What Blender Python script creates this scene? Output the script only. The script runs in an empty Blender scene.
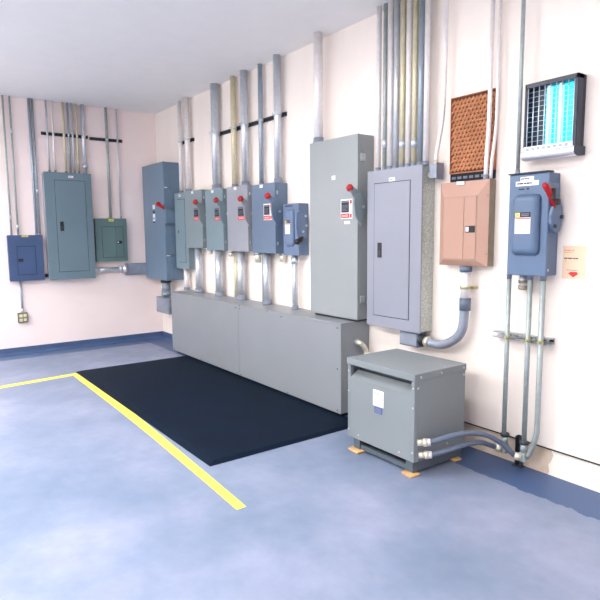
import bpy, bmesh, math, random
from mathutils import Vector, Matrix
random.seed(7)
SC = bpy.context.scene
COL = SC.collection

# ------------------------------------------------------------------ materials
def lin(c):
    return tuple(((v/255)/12.92 if v/255 <= .04045 else ((v/255+.055)/1.055)**2.4) for v in c)

def mat(name, rgb, rough=.5, metal=0., var=.06, scale=6., bump=0., bscale=60., coords='Object', spec=.5, emit=None, estr=0., rgb2=None, stretch=None):
    m = bpy.data.materials.new(name); m.use_nodes = True
    nt = m.node_tree; N = nt.nodes; L = nt.links
    b = N['Principled BSDF']
    b.inputs['Roughness'].default_value = rough
    b.inputs['Metallic'].default_value = metal
    b.inputs['Specular IOR Level'].default_value = spec
    tc = N.new('ShaderNodeTexCoord')
    src = tc.outputs['Object']
    if stretch:
        mp = N.new('ShaderNodeMapping'); mp.inputs['Scale'].default_value = stretch
        L.new(src, mp.inputs['Vector']); src = mp.outputs['Vector']
    nz = N.new('ShaderNodeTexNoise'); nz.inputs['Scale'].default_value = scale; nz.inputs['Detail'].default_value = 4
    L.new(src, nz.inputs['Vector'])
    mx = N.new('ShaderNodeMix'); mx.data_type = 'RGBA'
    c = lin(rgb)
    a = lin(rgb2) if rgb2 else tuple(v*(1-var) for v in c)
    d = c if rgb2 else tuple(min(1, v*(1+var)) for v in c)
    mx.inputs[6].default_value = (*a, 1); mx.inputs[7].default_value = (*d, 1)
    rp = N.new('ShaderNodeValToRGB'); rp.color_ramp.elements[0].position = .35; rp.color_ramp.elements[1].position = .65
    L.new(nz.outputs['Fac'], rp.inputs['Fac']); L.new(rp.outputs['Color'], mx.inputs[0])
    L.new(mx.outputs[2], b.inputs['Base Color'])
    if bump:
        n2 = N.new('ShaderNodeTexNoise'); n2.inputs['Scale'].default_value = bscale; L.new(src, n2.inputs['Vector'])
        bp = N.new('ShaderNodeBump'); bp.inputs['Strength'].default_value = bump; bp.inputs['Distance'].default_value = .01
        L.new(n2.outputs['Fac'], bp.inputs['Height']); L.new(bp.outputs['Normal'], b.inputs['Normal'])
    if emit:
        b.inputs['Emission Color'].default_value = (*lin(emit), 1); b.inputs['Emission Strength'].default_value = estr
    return m

M = {}
M['wallA'] = mat('wall paint pink white', (248, 232, 229), .6, var=.025, scale=1.3, bump=.05, bscale=25)
M['wallB'] = mat('wall paint warm white', (247, 236, 228), .55, var=.025, scale=2.2, bump=.06, bscale=14, stretch=(1.6, 1, .35))
M['ceil'] = mat('ceiling white', (244, 243, 243), .8, var=.01)
M['cove'] = mat('blue cove paint', (66, 88, 126), .35, var=.08, scale=4)
M['strip'] = None
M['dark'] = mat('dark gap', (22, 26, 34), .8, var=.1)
M['black'] = mat('black plastic', (18, 20, 24), .4, var=.1)
M['mat'] = mat('black rubber', (8, 23, 40), .6, var=.12, scale=2.5, bump=.15, bscale=160, spec=.1)
M['yellow'] = mat('yellow floor paint', (250, 232, 92), .5, var=.05, scale=9)
M['trough'] = mat('wireway grey paint', (134, 139, 145), .42, var=.03, scale=2)
M['tall'] = mat('tall enclosure grey paint', (142, 148, 151), .4, var=.03, scale=2)
M['tallside'] = M['tall']
M['lav'] = mat('lavender grey paint', (138, 142, 155), .4, var=.03, scale=2)
M['S1'] = mat('green grey paint', (128, 141, 146), .4, var=.04, scale=3)
M['S2'] = mat('blue grey paint', (122, 141, 150), .4, var=.04, scale=3)
M['S3'] = mat('light grey paint', (147, 150, 160), .4, var=.04, scale=3)
M['S4'] = mat('steel blue paint', (96, 115, 139), .4, var=.05, scale=3)
M['S5'] = mat('bright blue grey paint', (98, 118, 148), .4, var=.05, scale=3)
M['D'] = mat('disconnect blue grey paint', (90, 112, 142), .38, var=.05, scale=3)
M['A1'] = mat('deep blue paint', (56, 78, 116), .42, var=.05, scale=3)
M['A2'] = mat('slate blue grey paint', (100, 122, 135), .42, var=.04, scale=2)
M['A3'] = mat('teal grey paint', (90, 116, 117), .42, var=.05, scale=3)
M['K'] = mat('slate blue paint', (102, 124, 145), .4, var=.05, scale=2)
M['salmon'] = mat('salmon paint', (176, 138, 122), .42, var=.03, scale=3)
M['taupe'] = mat('taupe galvanised steel', (142, 128, 108), .5, .2, var=.12, scale=14)
M['xf'] = mat('transformer grey paint', (128, 135, 139), .42, var=.03, scale=2)
M['xfd'] = mat('transformer base paint', (84, 96, 106), .5, var=.06, scale=4)
M['galv'] = mat('galvanised steel', (186, 190, 194), .38, .55, var=.12, scale=60)
M['speck'] = mat('speckled galvanised steel', (210, 214, 208), .42, .35, scale=130, rgb2=(146, 154, 150))
M['emt'] = mat('conduit steel', (206, 212, 220), .33, .6, var=.05, scale=30)
M['emtp'] = mat('pale conduit', (234, 230, 230), .4, .25, var=.04, scale=30)
M['emty'] = mat('yellowed conduit', (214, 206, 176), .4, .3, var=.05, scale=30)
M['emtd'] = mat('blue grey conduit', (156, 170, 184), .38, .45, var=.05, scale=30)
M['emtg'] = mat('green grey conduit', (164, 174, 174), .42, .35, var=.08, scale=30)
M['chan'] = mat('dark strut channel', (64, 70, 78), .5, .4, var=.15, scale=20)  # for the struts, shade inside the open channel is put into this colour
M['flex'] = mat('grey flexible conduit', (96, 108, 128), .42, var=.06, scale=12)
M['fit'] = mat('grey conduit fitting', (142, 150, 166), .45, .25, var=.08, scale=12)
M['zinc'] = mat('bright zinc fitting', (226, 220, 204), .3, .45, var=.1, scale=30)
M['brass'] = mat('yellow zinc clamp', (176, 172, 120), .4, .5, var=.12, scale=30)
M['red'] = mat('red handle plastic', (168, 20, 26), .35, var=.08, scale=8)
M['redp'] = mat('red print', (222, 52, 48), .5, var=.03)
M['white'] = mat('white label', (232, 232, 234), .5, var=.01)
M['ylab'] = mat('yellow label', (236, 226, 96), .5, var=.03)
M['ink'] = mat('black ink', (30, 32, 42), .6, var=.05)
M['grink'] = mat('grey print', (130, 132, 144), .6, var=.05)
M['blueink'] = mat('blue print', (62, 112, 176), .6, var=.05)
M['navyst'] = mat('navy sticker', (74, 92, 146), .5, var=.35, scale=60)
M['cream'] = mat('cream paper', (240, 208, 178), .6, var=.015)
M['outlet'] = mat('cream outlet', (226, 226, 186), .5, var=.05)
M['card'] = mat('tan cardboard', (206, 164, 112), .8, var=.2, scale=30)
M['brown'] = mat('brown lattice', (190, 124, 80), .6, scale=28, rgb2=(168, 106, 68))
M['brownb'] = mat('dark brown backing', (88, 50, 34), .8, var=.2, scale=20)
M['silver'] = mat('brushed silver', (222, 222, 230), .3, .45, var=.03, scale=20)
M['zdark'] = mat('navy plastic', (30, 40, 60), .4, var=.1)
M['tube'] = mat('lit cyan lamp', (170, 245, 250), .4, emit=(120, 240, 250), estr=2.0)
M['glow'] = mat('reflector painted tube glow', (70, 226, 240), .4, emit=(0, 215, 240), estr=.55)  # light of the tubes on the backing, put into its colour and emission

def floor_mat():
    m = bpy.data.materials.new('blue floor paint'); m.use_nodes = True
    nt = m.node_tree; N = nt.nodes; L = nt.links; b = N['Principled BSDF']
    tc = N.new('ShaderNodeTexCoord'); sp = N.new('ShaderNodeSeparateXYZ'); L.new(tc.outputs['Object'], sp.inputs[0])
    def noise(scale, detail=5, rough=.6):
        n = N.new('ShaderNodeTexNoise'); n.inputs['Scale'].default_value = scale; n.inputs['Detail'].default_value = detail
        n.inputs['Roughness'].default_value = rough
        L.new(tc.outputs['Object'], n.inputs['Vector']); return n.outputs['Fac']
    def ramp(fac, stops):
        r = N.new('ShaderNodeValToRGB'); e = r.color_ramp.elements
        e[0].position, e[0].color = stops[0][0], (*stops[0][1], 1); e[1].position, e[1].color = stops[-1][0], (*stops[-1][1], 1)
        for p, c in stops[1:-1]:
            q = e.new(p); q.color = (*c, 1)
        L.new(fac, r.inputs['Fac']); return r.outputs['Color']
    def math_(op, a, bb):
        n = N.new('ShaderNodeMath'); n.operation = op
        for i, v in enumerate((a, bb)):
            if isinstance(v, (int, float)): n.inputs[i].default_value = v
            else: L.new(v, n.inputs[i])
        return n.outputs[0]
    base = ramp(noise(.9), [(.32, lin((108, 124, 148))), (.5, lin((124, 136, 160))), (.68, lin((146, 152, 176)))])
    fine = ramp(noise(7), [(.3, (.93, .93, .93)), (.7, (1.05, 1.05, 1.05))])
    mx = N.new('ShaderNodeMix'); mx.data_type = 'RGBA'; mx.blend_type = 'MULTIPLY'; mx.inputs[0].default_value = 1
    L.new(base, mx.inputs[6]); L.new(fine, mx.inputs[7])
    # newer, darker paint in a band along both walls, with a ragged edge
    wob = math_('MULTIPLY', math_('SUBTRACT', noise(5), .5), .14)
    dA = math_('ADD', sp.outputs['X'], math_('MULTIPLY', wob, .5))
    yy = math_('ADD', math_('MULTIPLY', sp.outputs['Y'], -1), wob)
    inA = math_('LESS_THAN', dA, .30)
    inB = math_('LESS_THAN', yy, .33)
    c1 = N.new('ShaderNodeMix'); c1.data_type = 'RGBA'; L.new(inA, c1.inputs[0]); L.new(mx.outputs[2], c1.inputs[6]); c1.inputs[7].default_value = (*lin((84, 104, 136)), 1)
    c2 = N.new('ShaderNodeMix'); c2.data_type = 'RGBA'; L.new(inB, c2.inputs[0]); L.new(c1.outputs[2], c2.inputs[6]); c2.inputs[7].default_value = (*lin((68, 90, 130)), 1)
    L.new(c2.outputs[2], b.inputs['Base Color'])
    b.inputs['Roughness'].default_value = .42; b.inputs['Specular IOR Level'].default_value = .35
    return m
M['floor'] = floor_mat()

def strip_mat():
    m = bpy.data.materials.new('bare lower wall strip'); m.use_nodes = True
    nt = m.node_tree; N = nt.nodes; L = nt.links; b = N['Principled BSDF']
    tc = N.new('ShaderNodeTexCoord'); sp = N.new('ShaderNodeSeparateXYZ'); L.new(tc.outputs['Object'], sp.inputs[0])
    n = N.new('ShaderNodeTexNoise'); n.inputs['Scale'].default_value = 9; L.new(tc.outputs['Object'], n.inputs['Vector'])
    a = N.new('ShaderNodeMath'); a.operation = 'MULTIPLY_ADD'; L.new(n.outputs['Fac'], a.inputs[0]); a.inputs[1].default_value = .16; L.new(sp.outputs['X'], a.inputs[2])
    g = N.new('ShaderNodeMath'); g.operation = 'GREATER_THAN'; L.new(a.outputs[0], g.inputs[0]); g.inputs[1].default_value = 6.52
    n2 = N.new('ShaderNodeTexNoise'); n2.inputs['Scale'].default_value = 6; n2.inputs['Detail'].default_value = 6; L.new(tc.outputs['Object'], n2.inputs['Vector'])
    r = N.new('ShaderNodeValToRGB'); r.color_ramp.elements[0].position = .35; r.color_ramp.elements[0].color = (*lin((196, 176, 152)), 1)
    r.color_ramp.elements[1].position = .65; r.color_ramp.elements[1].color = (*lin((226, 208, 190)), 1); L.new(n2.outputs['Fac'], r.inputs['Fac'])
    mx = N.new('ShaderNodeMix'); mx.data_type = 'RGBA'; L.new(g.outputs[0], mx.inputs[0]); L.new(r.outputs['Color'], mx.inputs[6])
    mx.inputs[7].default_value = (*lin((250, 246, 232)), 1); L.new(mx.outputs[2], b.inputs['Base Color']); b.inputs['Roughness'].default_value = .7
    return m
M['strip'] = strip_mat()

# ------------------------------------------------------------------ mesh building
ORG = {}
def tag(o, label, cat, group=None):
    o['label'] = label; o['category'] = cat
    if group: o['group'] = group
    return o

def thing(name, label, cat, loc, group=None):
    o = bpy.data.objects.new(name, None); COL.objects.link(o); o.location = loc; o.empty_display_size = .05
    ORG[o.name] = Vector(loc)
    return tag(o, label, cat, group)

class MB:
    """collects shapes given in wall coordinates (u along the wall, d out from it, z up)"""
    def __init__(s, wall='W'):
        s.bm = bmesh.new(); s.w = wall
    def T(s, p):
        u, d, z = p
        return Vector((u, -d, z)) if s.w == 'B' else Vector((d, u, z)) if s.w == 'A' else Vector((u, d, z))
    def _join(s, t, smooth=False):
        me = bpy.data.meshes.new('tmp'); t.to_mesh(me); t.free()
        if smooth:
            for f in me.polygons: f.use_smooth = True
        s.bm.from_mesh(me); bpy.data.meshes.remove(me)
    def box(s, u0, u1, d0, d1, z0, z1, bev=.003, seg=1):
        t = bmesh.new()
        vs = [t.verts.new(s.T((u, d, z))) for z in (z0, z1) for d in (d0, d1) for u in (u0, u1)]
        for f in ((0, 1, 3, 2), (4, 5, 7, 6), (0, 1, 5, 4), (2, 3, 7, 6), (0, 2, 6, 4), (1, 3, 7, 5)):
            t.faces.new([vs[i] for i in f])
        bmesh.ops.recalc_face_normals(t, faces=t.faces)
        if bev: bmesh.ops.bevel(t, geom=t.edges[:], offset=bev, segments=seg, profile=.5, affect='EDGES', clamp_overlap=True)
        s._join(t); return s
    def hull(s, a, b, bev=0, seg=1):
        """loft between two equal-length loops of (u,d,z)"""
        t = bmesh.new(); n = len(a)
        va = [t.verts.new(s.T(p)) for p in a]; vb = [t.verts.new(s.T(p)) for p in b]
        t.faces.new(va); t.faces.new(vb)
        for i in range(n): t.faces.new([va[i], va[(i+1) % n], vb[(i+1) % n], vb[i]])
        bmesh.ops.recalc_face_normals(t, faces=t.faces)
        if bev: bmesh.ops.bevel(t, geom=t.edges[:], offset=bev, segments=seg, profile=.5, affect='EDGES', clamp_overlap=True)
        s._join(t); return s
    def prism_u(s, dz, u0, u1, bev=.003, seg=1):      # polygon in (d,z) extruded along u
        return s.hull([(u0, d, z) for d, z in dz], [(u1, d, z) for d, z in dz], bev, seg)
    def prism_d(s, uz, d0, d1, bev=.002, seg=1):      # polygon in (u,z) extruded along d
        return s.hull([(u, d0, z) for u, z in uz], [(u, d1, z) for u, z in uz], bev, seg)
    def tube(s, pts, r, seg=16, closed=True):
        P = [s.T(p) for p in pts]; rs = r if isinstance(r, (list, tuple)) else [r]*len(P)
        t = bmesh.new(); prev = None; rings = []
        for i, p in enumerate(P):
            if i == 0: d = P[1]-P[0]
            elif i == len(P)-1: d = P[-1]-P[-2]
            else: d = (P[i+1]-P[i]).normalized()+(P[i]-P[i-1]).normalized()
            d.normalize()
            if prev is None:
                a = Vector((0, 0, 1)) if abs(d.z) < .9 else Vector((1, 0, 0))
                x = d.cross(a).normalized()
            else: x = (prev - d*prev.dot(d)).normalized()
            prev = x; y = d.cross(x)
            rings.append([t.verts.new(p+rs[i]*(math.cos(k*2*math.pi/seg)*x+math.sin(k*2*math.pi/seg)*y)) for k in range(seg)])
        for A, Bq in zip(rings, rings[1:]):
            for k in range(seg): t.faces.new((A[k], A[(k+1) % seg], Bq[(k+1) % seg], Bq[k])).smooth = True
        t.faces.new(rings[0]); t.faces.new(rings[-1])
        bmesh.ops.recalc_face_normals(t, faces=t.faces)
        s._join(t); return s
    def cyl(s, a, b, r, seg=16): return s.tube([a, b], r, seg)
    def ball(s, c, r, sc=(1, 1, 1)):
        t = bmesh.new(); bmesh.ops.create_uvsphere(t, u_segments=18, v_segments=12, radius=r)
        q = s.T(c)
        for v in t.verts: v.co = Vector((v.co.x*sc[0], v.co.y*sc[1], v.co.z*sc[2]))+q
        s._join(t, True); return s
    def build(s, name, m, parent=None, label=None):
        me = bpy.data.meshes.new(name)
        o = bpy.data.objects.new(name, me); COL.objects.link(o)
        if parent is not None:
            org = ORG[parent.name]
        else:
            vs = [v.co for v in s.bm.verts]
            org = Vector((sum(v.x for v in vs)/len(vs), sum(v.y for v in vs)/len(vs), min(v.z for v in vs)))
        bmesh.ops.translate(s.bm, verts=s.bm.verts, vec=-org)
        s.bm.to_mesh(me); s.bm.free(); me.materials.append(m)
        if parent is not None: o.parent = parent
        else: o.location = org
        ORG[o.name] = org
        if label: o['label'] = label
        return o

def struct(name, mb, m):
    # structure keeps its origin at the world origin so its paint is laid out in room coordinates
    me = bpy.data.meshes.new(name); o = bpy.data.objects.new(name, me); COL.objects.link(o)
    mb.bm.to_mesh(me); mb.bm.free(); me.materials.append(m); o['kind'] = 'structure'; return o

def writing(wall, text, u, d, z, h, m, parent, name='lettering', align='LEFT', width=None, thick=.0006):
    """real extruded letters lying on a wall-parallel face"""
    cu = bpy.data.curves.new('txt', 'FONT'); cu.body = text; cu.size = 1; cu.extrude = .001; cu.resolution_u = 2
    cu.align_x = align
    ob = bpy.data.objects.new('txt', cu); COL.objects.link(ob)
    dg = bpy.context.evaluated_depsgraph_get(); me0 = ob.evaluated_get(dg).to_mesh()
    bm = bmesh.new(); bm.from_mesh(me0); ob.evaluated_get(dg).to_mesh_clear()
    bpy.data.objects.remove(ob); bpy.data.curves.remove(cu)
    xs = [v.co.x for v in bm.verts]; ys = [v.co.y for v in bm.verts]
    sc = h/(max(ys)-min(ys)); sx = sc if width is None else width/(max(xs)-min(xs))
    x0 = min(xs) if align == 'LEFT' else (min(xs)+max(xs))/2
    y0 = min(ys)
    mb = MB(wall); t = bm
    for v in t.verts:
        v.co = mb.T((u+(v.co.x-x0)*sx, d+(thick if v.co.z > 0 else 0), z+(v.co.y-y0)*sc))
    bmesh.ops.recalc_face_normals(t, faces=t.faces)
    mb._join(t)
    return mb.build(name, m, parent)

def plate(wall, u0, u1, z0, z1, d, m, parent, name, th=.0015, label=None):
    return MB(wall).box(u0, u1, d-.0004, d+th, z0, z1, 0).build(name, m, parent, label)

def print_lines(wall, u0, u1, z0, z1, d, n, m, parent, name='small_print', fill=.55):
    mb = MB(wall); st = (z1-z0)/n
    for i in range(n):
        zz = z0+st*(i+.5); u = u0
        end = u1-(u1-u0)*random.choice((0, .05, .25))
        while u < end-.004:
            w = min(random.uniform(.1, .28)*(u1-u0), end-u)
            mb.box(u, u+w*.85, d, d+.0006, zz-st*fill/2, zz+st*fill/2, 0); u += w
    return mb.build(name, m, parent)

def screws(wall, pts, d, parent, m=None, r=.006, name='screw'):
    for u, z in pts:
        MB(wall).tube([(u, d-.001, z), (u, d+.003, z), (u, d+.004, z)], [r, r, r*.6], 10).build(name, m or M['galv'], parent)

# ------------------------------------------------------------------ setting
H = 3.4
struct('floor', MB().box(-.12, 10.2, -7.2, .12, -.12, 0, 0), M['floor'])
struct('wall_left', MB().box(-.12, 0, -7.2, .12, 0, H, 0), M['wallA'])
mb = MB(); mb.box(0, 10.2, 0, .12, .185, H, 0); mb.box(0, 1.3, 0, .12, 0, .185, 0); struct('wall_right', mb, M['wallB'])
struct('trim_1', MB().box(1.3, 10.2, .012, .12, 0, .185, 0), M['strip'])
struct('seam_shadow_strip', MB().box(4.4, 10.2, -.003, .0115, .176, .1845, .001), M['dark'])  # dark strip painting in the shadow gap under the upper wall sheet
struct('wall_back_blocker', MB().box(10.2, 10.32, -7.2, .12, 0, H, 0), M['wallA'])  # unseen wall behind the camera, added to block world light from that end
struct('ceiling', MB().box(-.12, 10.2, -7.2, .12, H, H+.1, 0), M['ceil'])
cove = [(0, 0), (.05, 0), (.03, .006), (.016, .018), (.009, .035), (.006, .06), (.006, .098), (.003, .102), (0, .102)]
mb = MB('A'); mb.hull([(-7.2, d, z) for d, z in cove], [(-.0, d, z) for d, z in cove]); struct('baseboard_left', mb, M['cove'])
mb = MB('B'); mb.hull([(0.006, d, z) for d, z in cove], [(1.12, d, z) for d, z in cove]); struct('baseboard_right', mb, M['cove'])

# ------------------------------------------------------------------ floor things
def painted(pts, h): return MB().hull([(x, y, 0) for x, y in pts], [(x, y, h) for x, y in pts])
o = painted([(1.70, -1.79), (1.57, -1.69), (3.03, -1.706), (3.88, -1.737), (5.16, -1.797), (5.6, -1.82), (5.6, -1.885), (5.11, -1.862), (4.11, -1.826), (3.4, -1.808)], .0016).build('floor_line', M['yellow'])
tag(o, 'broad yellow painted floor line running along the long edge of the black mat', 'floor line')
o = painted([(1.665, -1.77), (1.55, -1.69), (1.665, -2.54), (1.98, -4.6), (2.09, -4.6), (1.765, -2.55)], .0012).build('floor_line', M['yellow'])
tag(o, 'thin yellow painted floor line leading left from the mat corner across the floor', 'floor line')

t = thing('floor_mat', 'black rubber floor mat lying in front of the long low grey wireway', 'mat', (3.2, -1.03, 0))
x0, x1, y0, y1 = 1.508, 4.95, -1.725, -.294
MB().hull([(x0, y0, .0016), (x1, y0, .0016), (x1, y1, .0016), (x0, y1, .0016)], [(x0+.04, y0+.05, .016), (x1-.04, y0+.05, .016), (x1-.04, y1-.01, .016), (x0+.04, y1-.01, .016)], .002).build('bevelled_border', M['mat'], t)
MB().box(x0+.045, x1-.045, y0+.055, y1-.012, .010, .0185, .002).build('mat_surface', M['mat'], t)

# ------------------------------------------------------------------ conduits
def rnd(pts, r=.06, n=6):
    """round the corners of a polyline"""
    P = [Vector(p) for p in pts]; out = [P[0]]
    for a, b, c in zip(P, P[1:], P[2:]):
        k = min(r, (a-b).length*.45, (c-b).length*.45)
        s, e = b+(a-b).normalized()*k, b+(c-b).normalized()*k
        for i in range(n+1):
            q = i/n; out.append(s*(1-q)**2+b*2*q*(1-q)+e*q*q)
    out.append(P[-1]); return [tuple(p) for p in out]

def conduit(wall, pts, r, m, label, group=None, ends=(0,), couplings=(), straps=(), name='conduit', bend=.1, conm=None):
    p0 = pts[0]
    tmp = MB(wall)
    lo = min((pts[0], pts[-1]), key=lambda p: p[2])
    t = thing(name, label, 'conduit', tuple(tmp.T(lo)), group)
    P = rnd(pts, bend) if len(pts) > 2 else pts
    tmp.tube(P, r).build('pipe', m, t)
    V = [Vector(p) for p in P]
    for e in ends:                                   # locknut connector at an end
        a, b = (V[0], V[1]) if e == 0 else (V[-1], V[-2])
        dd = (b-a).normalized(); L = max(.03, r*1.2)
        MB(wall).tube([tuple(a), tuple(a+dd*L*.35), tuple(a+dd*L*.36), tuple(a+dd*L)], [r*1.25, r*1.25, r*1.12, r*1.12]).build('connector', conm or M['fit'], t)
    for z in couplings:
        u = lambda zz: next(((a+(b-a)*((zz-a.z)/(b.z-a.z))) for a, b in zip(V, V[1:]) if min(a.z, b.z) <= zz <= max(a.z, b.z) and abs(b.z-a.z) > 1e-6), V[0])
        a, b = u(z-.03), u(z+.03)
        MB(wall).tube([tuple(a), tuple(b)], r*1.22).cyl((a.x+r*1.1, a.y+r*.4, z), (a.x+r*1.9, a.y+r*.6, z), r*.3, 8).build('coupling', conm or M['emt'], t)
    for z in straps:
        u = next(((a+(b-a)*((z-a.z)/(b.z-a.z))) for a, b in zip(V, V[1:]) if min(a.z, b.z) <= z <= max(a.z, b.z) and abs(b.z-a.z) > 1e-6), V[0])
        MB(wall).tube([(u.x, u.y, z-.012), (u.x, u.y, z+.012)], r*1.13).box(u.x-r*.35, u.x+r*.35, u.y+r*.9, u.y+r*1.5, z-.012, z+.012, .001).build('strap', M['brass'] if straps and label.endswith('lower wall') else M['emt'], t)
    return t

def strut(wall, u0, u1, z, label, m, d=.021, h=.041, slots=True, group=None):
    tmp = MB(wall); t = thing('strut_channel', label, 'strut channel', tuple(tmp.T(((u0+u1)/2, 0, z-h/2))), group)
    mb = MB(wall)
    mb.box(u0, u1, 0, .003, z-h/2, z+h/2, 0); mb.box(u0, u1, .002, d, z-h/2, z-h/2+.003, 0); mb.box(u0, u1, .002, d, z+h/2-.003, z+h/2, 0)
    mb.box(u0, u1, d-.002, d, z-h/2, z-h/2+.010, 0); mb.box(u0, u1, d-.002, d, z+h/2-.010, z+h/2, 0)
    mb.build('channel', m, t)
    if slots:
        mb = MB(wall); u = u0+.03
        while u+.03 < u1: mb.box(u, u+.032, .0028, .0042, z-.006, z+.006, 0); u += .05
        mb.build('slots', M['dark'], t)
    return t

# --- left wall: struts and conduits
strut('A', -1.62, -1.005, 2.97, 'longer dark strut channel high on left wall above the tall slate panel', M['chan'])
strut('A', -.985, -.52, 2.957, 'shorter dark strut channel high on left wall above the small teal panel', M['chan'])
G = 'conduits feeding the deep blue panel'
conduit('A', [(-2.065, .035, 1.6125), (-2.065, .035, H)], .012, M['emtg'], 'leftmost thin conduit rising from the deep blue panel', G, couplings=(1.85,))
conduit('A', [(-1.985, .035, 1.6125), (-1.985, .035, H)], .012, M['emtg'], 'second thin conduit from the left rising from the deep blue panel', G, couplings=(1.72, 2.96))
conduit('A', [(-1.756, .035, 1.6125), (-1.756, .035, H)], .017, M['emtd'], 'left one of two touching conduits at right end of deep blue panel top', G)
conduit('A', [(-1.716, .035, 1.6125), (-1.716, .035, H)], .014, M['emtd'], 'right one of two touching conduits beside the tall slate panel', G, couplings=(2.2,))
G = 'conduits above the tall slate panel'
for u, r, m, lab in ((-1.55, .013, 'emt', 'leftmost thin steel conduit above the tall slate panel'),
                     (-1.475, .013, 'emtp', 'second conduit from left above the tall slate panel, pale'),
                     (-1.335, .015, 'emty', 'yellowed conduit third from left above the tall slate panel'),
                     (-1.275, .014, 'emtd', 'blue grey conduit fourth from left above the tall slate panel'),
                     (-1.222, .013, 'emt', 'steel conduit fifth from left above the tall slate panel'),
                     (-1.165, .014, 'emty', 'yellowed conduit sixth from left above the tall slate panel'),
                     (-1.078, .026, 'emt', 'thickest conduit, rightmost above the tall slate panel')):
    conduit('A', [(u, .05, 2.453), (u, .05, H)], r, M[m], lab, G, straps=(2.97,), couplings=((2.56,) if r > .02 else ()))
G = 'conduits above the small teal panel'
conduit('A', [(-.752, .042, 1.843), (-.752, .042, H)], .019, M['emtg'], 'thicker left conduit rising from the small teal panel', G, straps=(2.957,))
conduit('A', [(-.598, .034, 1.843), (-.598, .034, H)], .011, M['emt'], 'thin right conduit rising from the small teal panel', G, straps=(2.957,))

# --- panelboards with a door
def panel(wall, u0, u1, z0, z1, d, m, side, door, latch, label, group=None, sticker=None, mlabel='white', name='electrical_panel', latch_style='slot', split=None, pins=True, deep=.0):
    tmp = MB(wall); t = thing(name, label, 'electrical panel', tuple(tmp.T(((u0+u1)/2, 0, z0))), group)
    MB(wall).box(u0+.008, u1-.008, 0.0005, d-.012, z0+.008, z1-.006, .003).build('enclosure', side, t)
    MB(wall).box(u0, u1, d-.0125, d, z0, z1, .003, 2).build('cover', m, t)
    a, b, c, e = door
    MB(wall).box(a-.005, b+.005, d-.0005, d+.0012, c-.005, e+.005, 0).build('door_gap', M['dark'], t)
    if split:
        dr = MB(wall).box(a, split-.002, d, d+.005, c, e, .002).build('door', m, t)
        MB(wall).box(split+.002, b, d, d+.005, c, e, .002).build('breaker_cover', m, t)
    else:
        dr = MB(wall).box(a, b, d, d+.005, c, e, .002).build('door', m, t)
    p, q, r, s = latch
    lt = MB(wall).box(p, q, d+.004, d+.009, r, s, .002).build('latch', M['black'], dr, 'black latch plate')
    if latch_style == 'slide':
        MB(wall).box(p+(q-p)*.1, p+(q-p)*.42, d+.008, d+.011, r+.012, s-.012, .001).build('latch_slider', M['silver'], t)
    else:
        MB(wall).box(p+(q-p)*.3, p+(q-p)*.7, d+.008, d+.0105, r+(s-r)*.2, s-(s-r)*.5, .001).build('lock_tab', M['chan'], t)
    if sticker:
        a, b, c, e = sticker
        st = plate(wall, a, b, c, e, d, M[mlabel], t, 'name_sticker', label='%s name sticker' % ('yellow' if mlabel == 'ylab' else 'white'))
        print_lines(wall, a+.008, b-.008, c+(e-c)*.25, c+(e-c)*.75, d+.0015, 1, M['ink'] if mlabel == 'ylab' else M['grink'], st)
    if pins:
        screws(wall, [(u0+.02, z0+.02), (u1-.02, z0+.02), (u0+.02, z1-.02), (u1-.02, z1-.02)], d, t, m)
    return t

panel('A', -2.128, -1.697, 1.004, 1.612, .1, M['A1'], M['A1'], (-2.02, -1.80, 1.09, 1.462), (-2.012, -1.955, 1.258, 1.30),
      'deep blue breaker panel at far left of left wall, yellow sticker on top', sticker=(-1.955, -1.875, 1.588, 1.607), mlabel='ylab')
panel('A', -1.651, -1.031, 1.0, 2.451, .15, M['A2'], M['S3'], (-1.515, -1.122, 1.11, 2.345), (-1.476, -1.43, 1.665, 1.79),
      'tall slate blue panel with long door, widest on the left wall', sticker=(-1.335, -1.27, 2.384, 2.412))
panel('A', -.994, -.54, 1.224, 1.841, .1, M['A3'], M['A3'], (-.9, -.6, 1.285, 1.72), (-.70, -.622, 1.48, 1.52),
      'small teal grey breaker panel beside the tall slate panel, yellow sticker on top', sticker=(-.80, -.728, 1.80, 1.832), mlabel='ylab', latch_style='slide', split=-.708)

# receptacle and its drop
conduit('A', [(-1.992, .02, .571), (-1.992, .02, 1.002)], .012, M['emtd'], 'short thin conduit dropping from deep blue panel to the outlet box', couplings=(.60,), ends=())
t = thing('outlet_box', 'small steel outlet box with four cream sockets under deep blue panel', 'outlet', (0, -1.992, .44))
MB('A').box(-2.052, -1.932, 0.0005, .045, .44, .57, .004, 2).build('box', M['chan'], t)
MB('A').box(-2.048, -1.936, .0445, .049, .444, .566, .003).build('cover_plate', M['taupe'], t)
for du in (-.026, .026):
    for dz in (.036, .094):
        f = MB('A').box(-1.992+du-.019, -1.992+du+.019, .0485, .054, .44+dz-.018, .44+dz+.018, .006, 2).build('socket', M['outlet'], t)
        MB('A').box(-1.992+du-.009, -1.992+du-.006, .0535, .0545, .44+dz-.006, .44+dz+.006, 0).box(-1.992+du+.006, -1.992+du+.009, .0535, .0545, .44+dz-.006, .44+dz+.006, 0).build('socket_slots', M['dark'], f)

# short nipple between blue and slate panel
conduit('A', [(-1.695, .05, 1.06), (-1.645, .05, 1.06)], .022, M['black'], 'short dark nipple joining deep blue panel to tall slate panel', ends=(0, 1), conm=M['black'], name='conduit_nipple')

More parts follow.
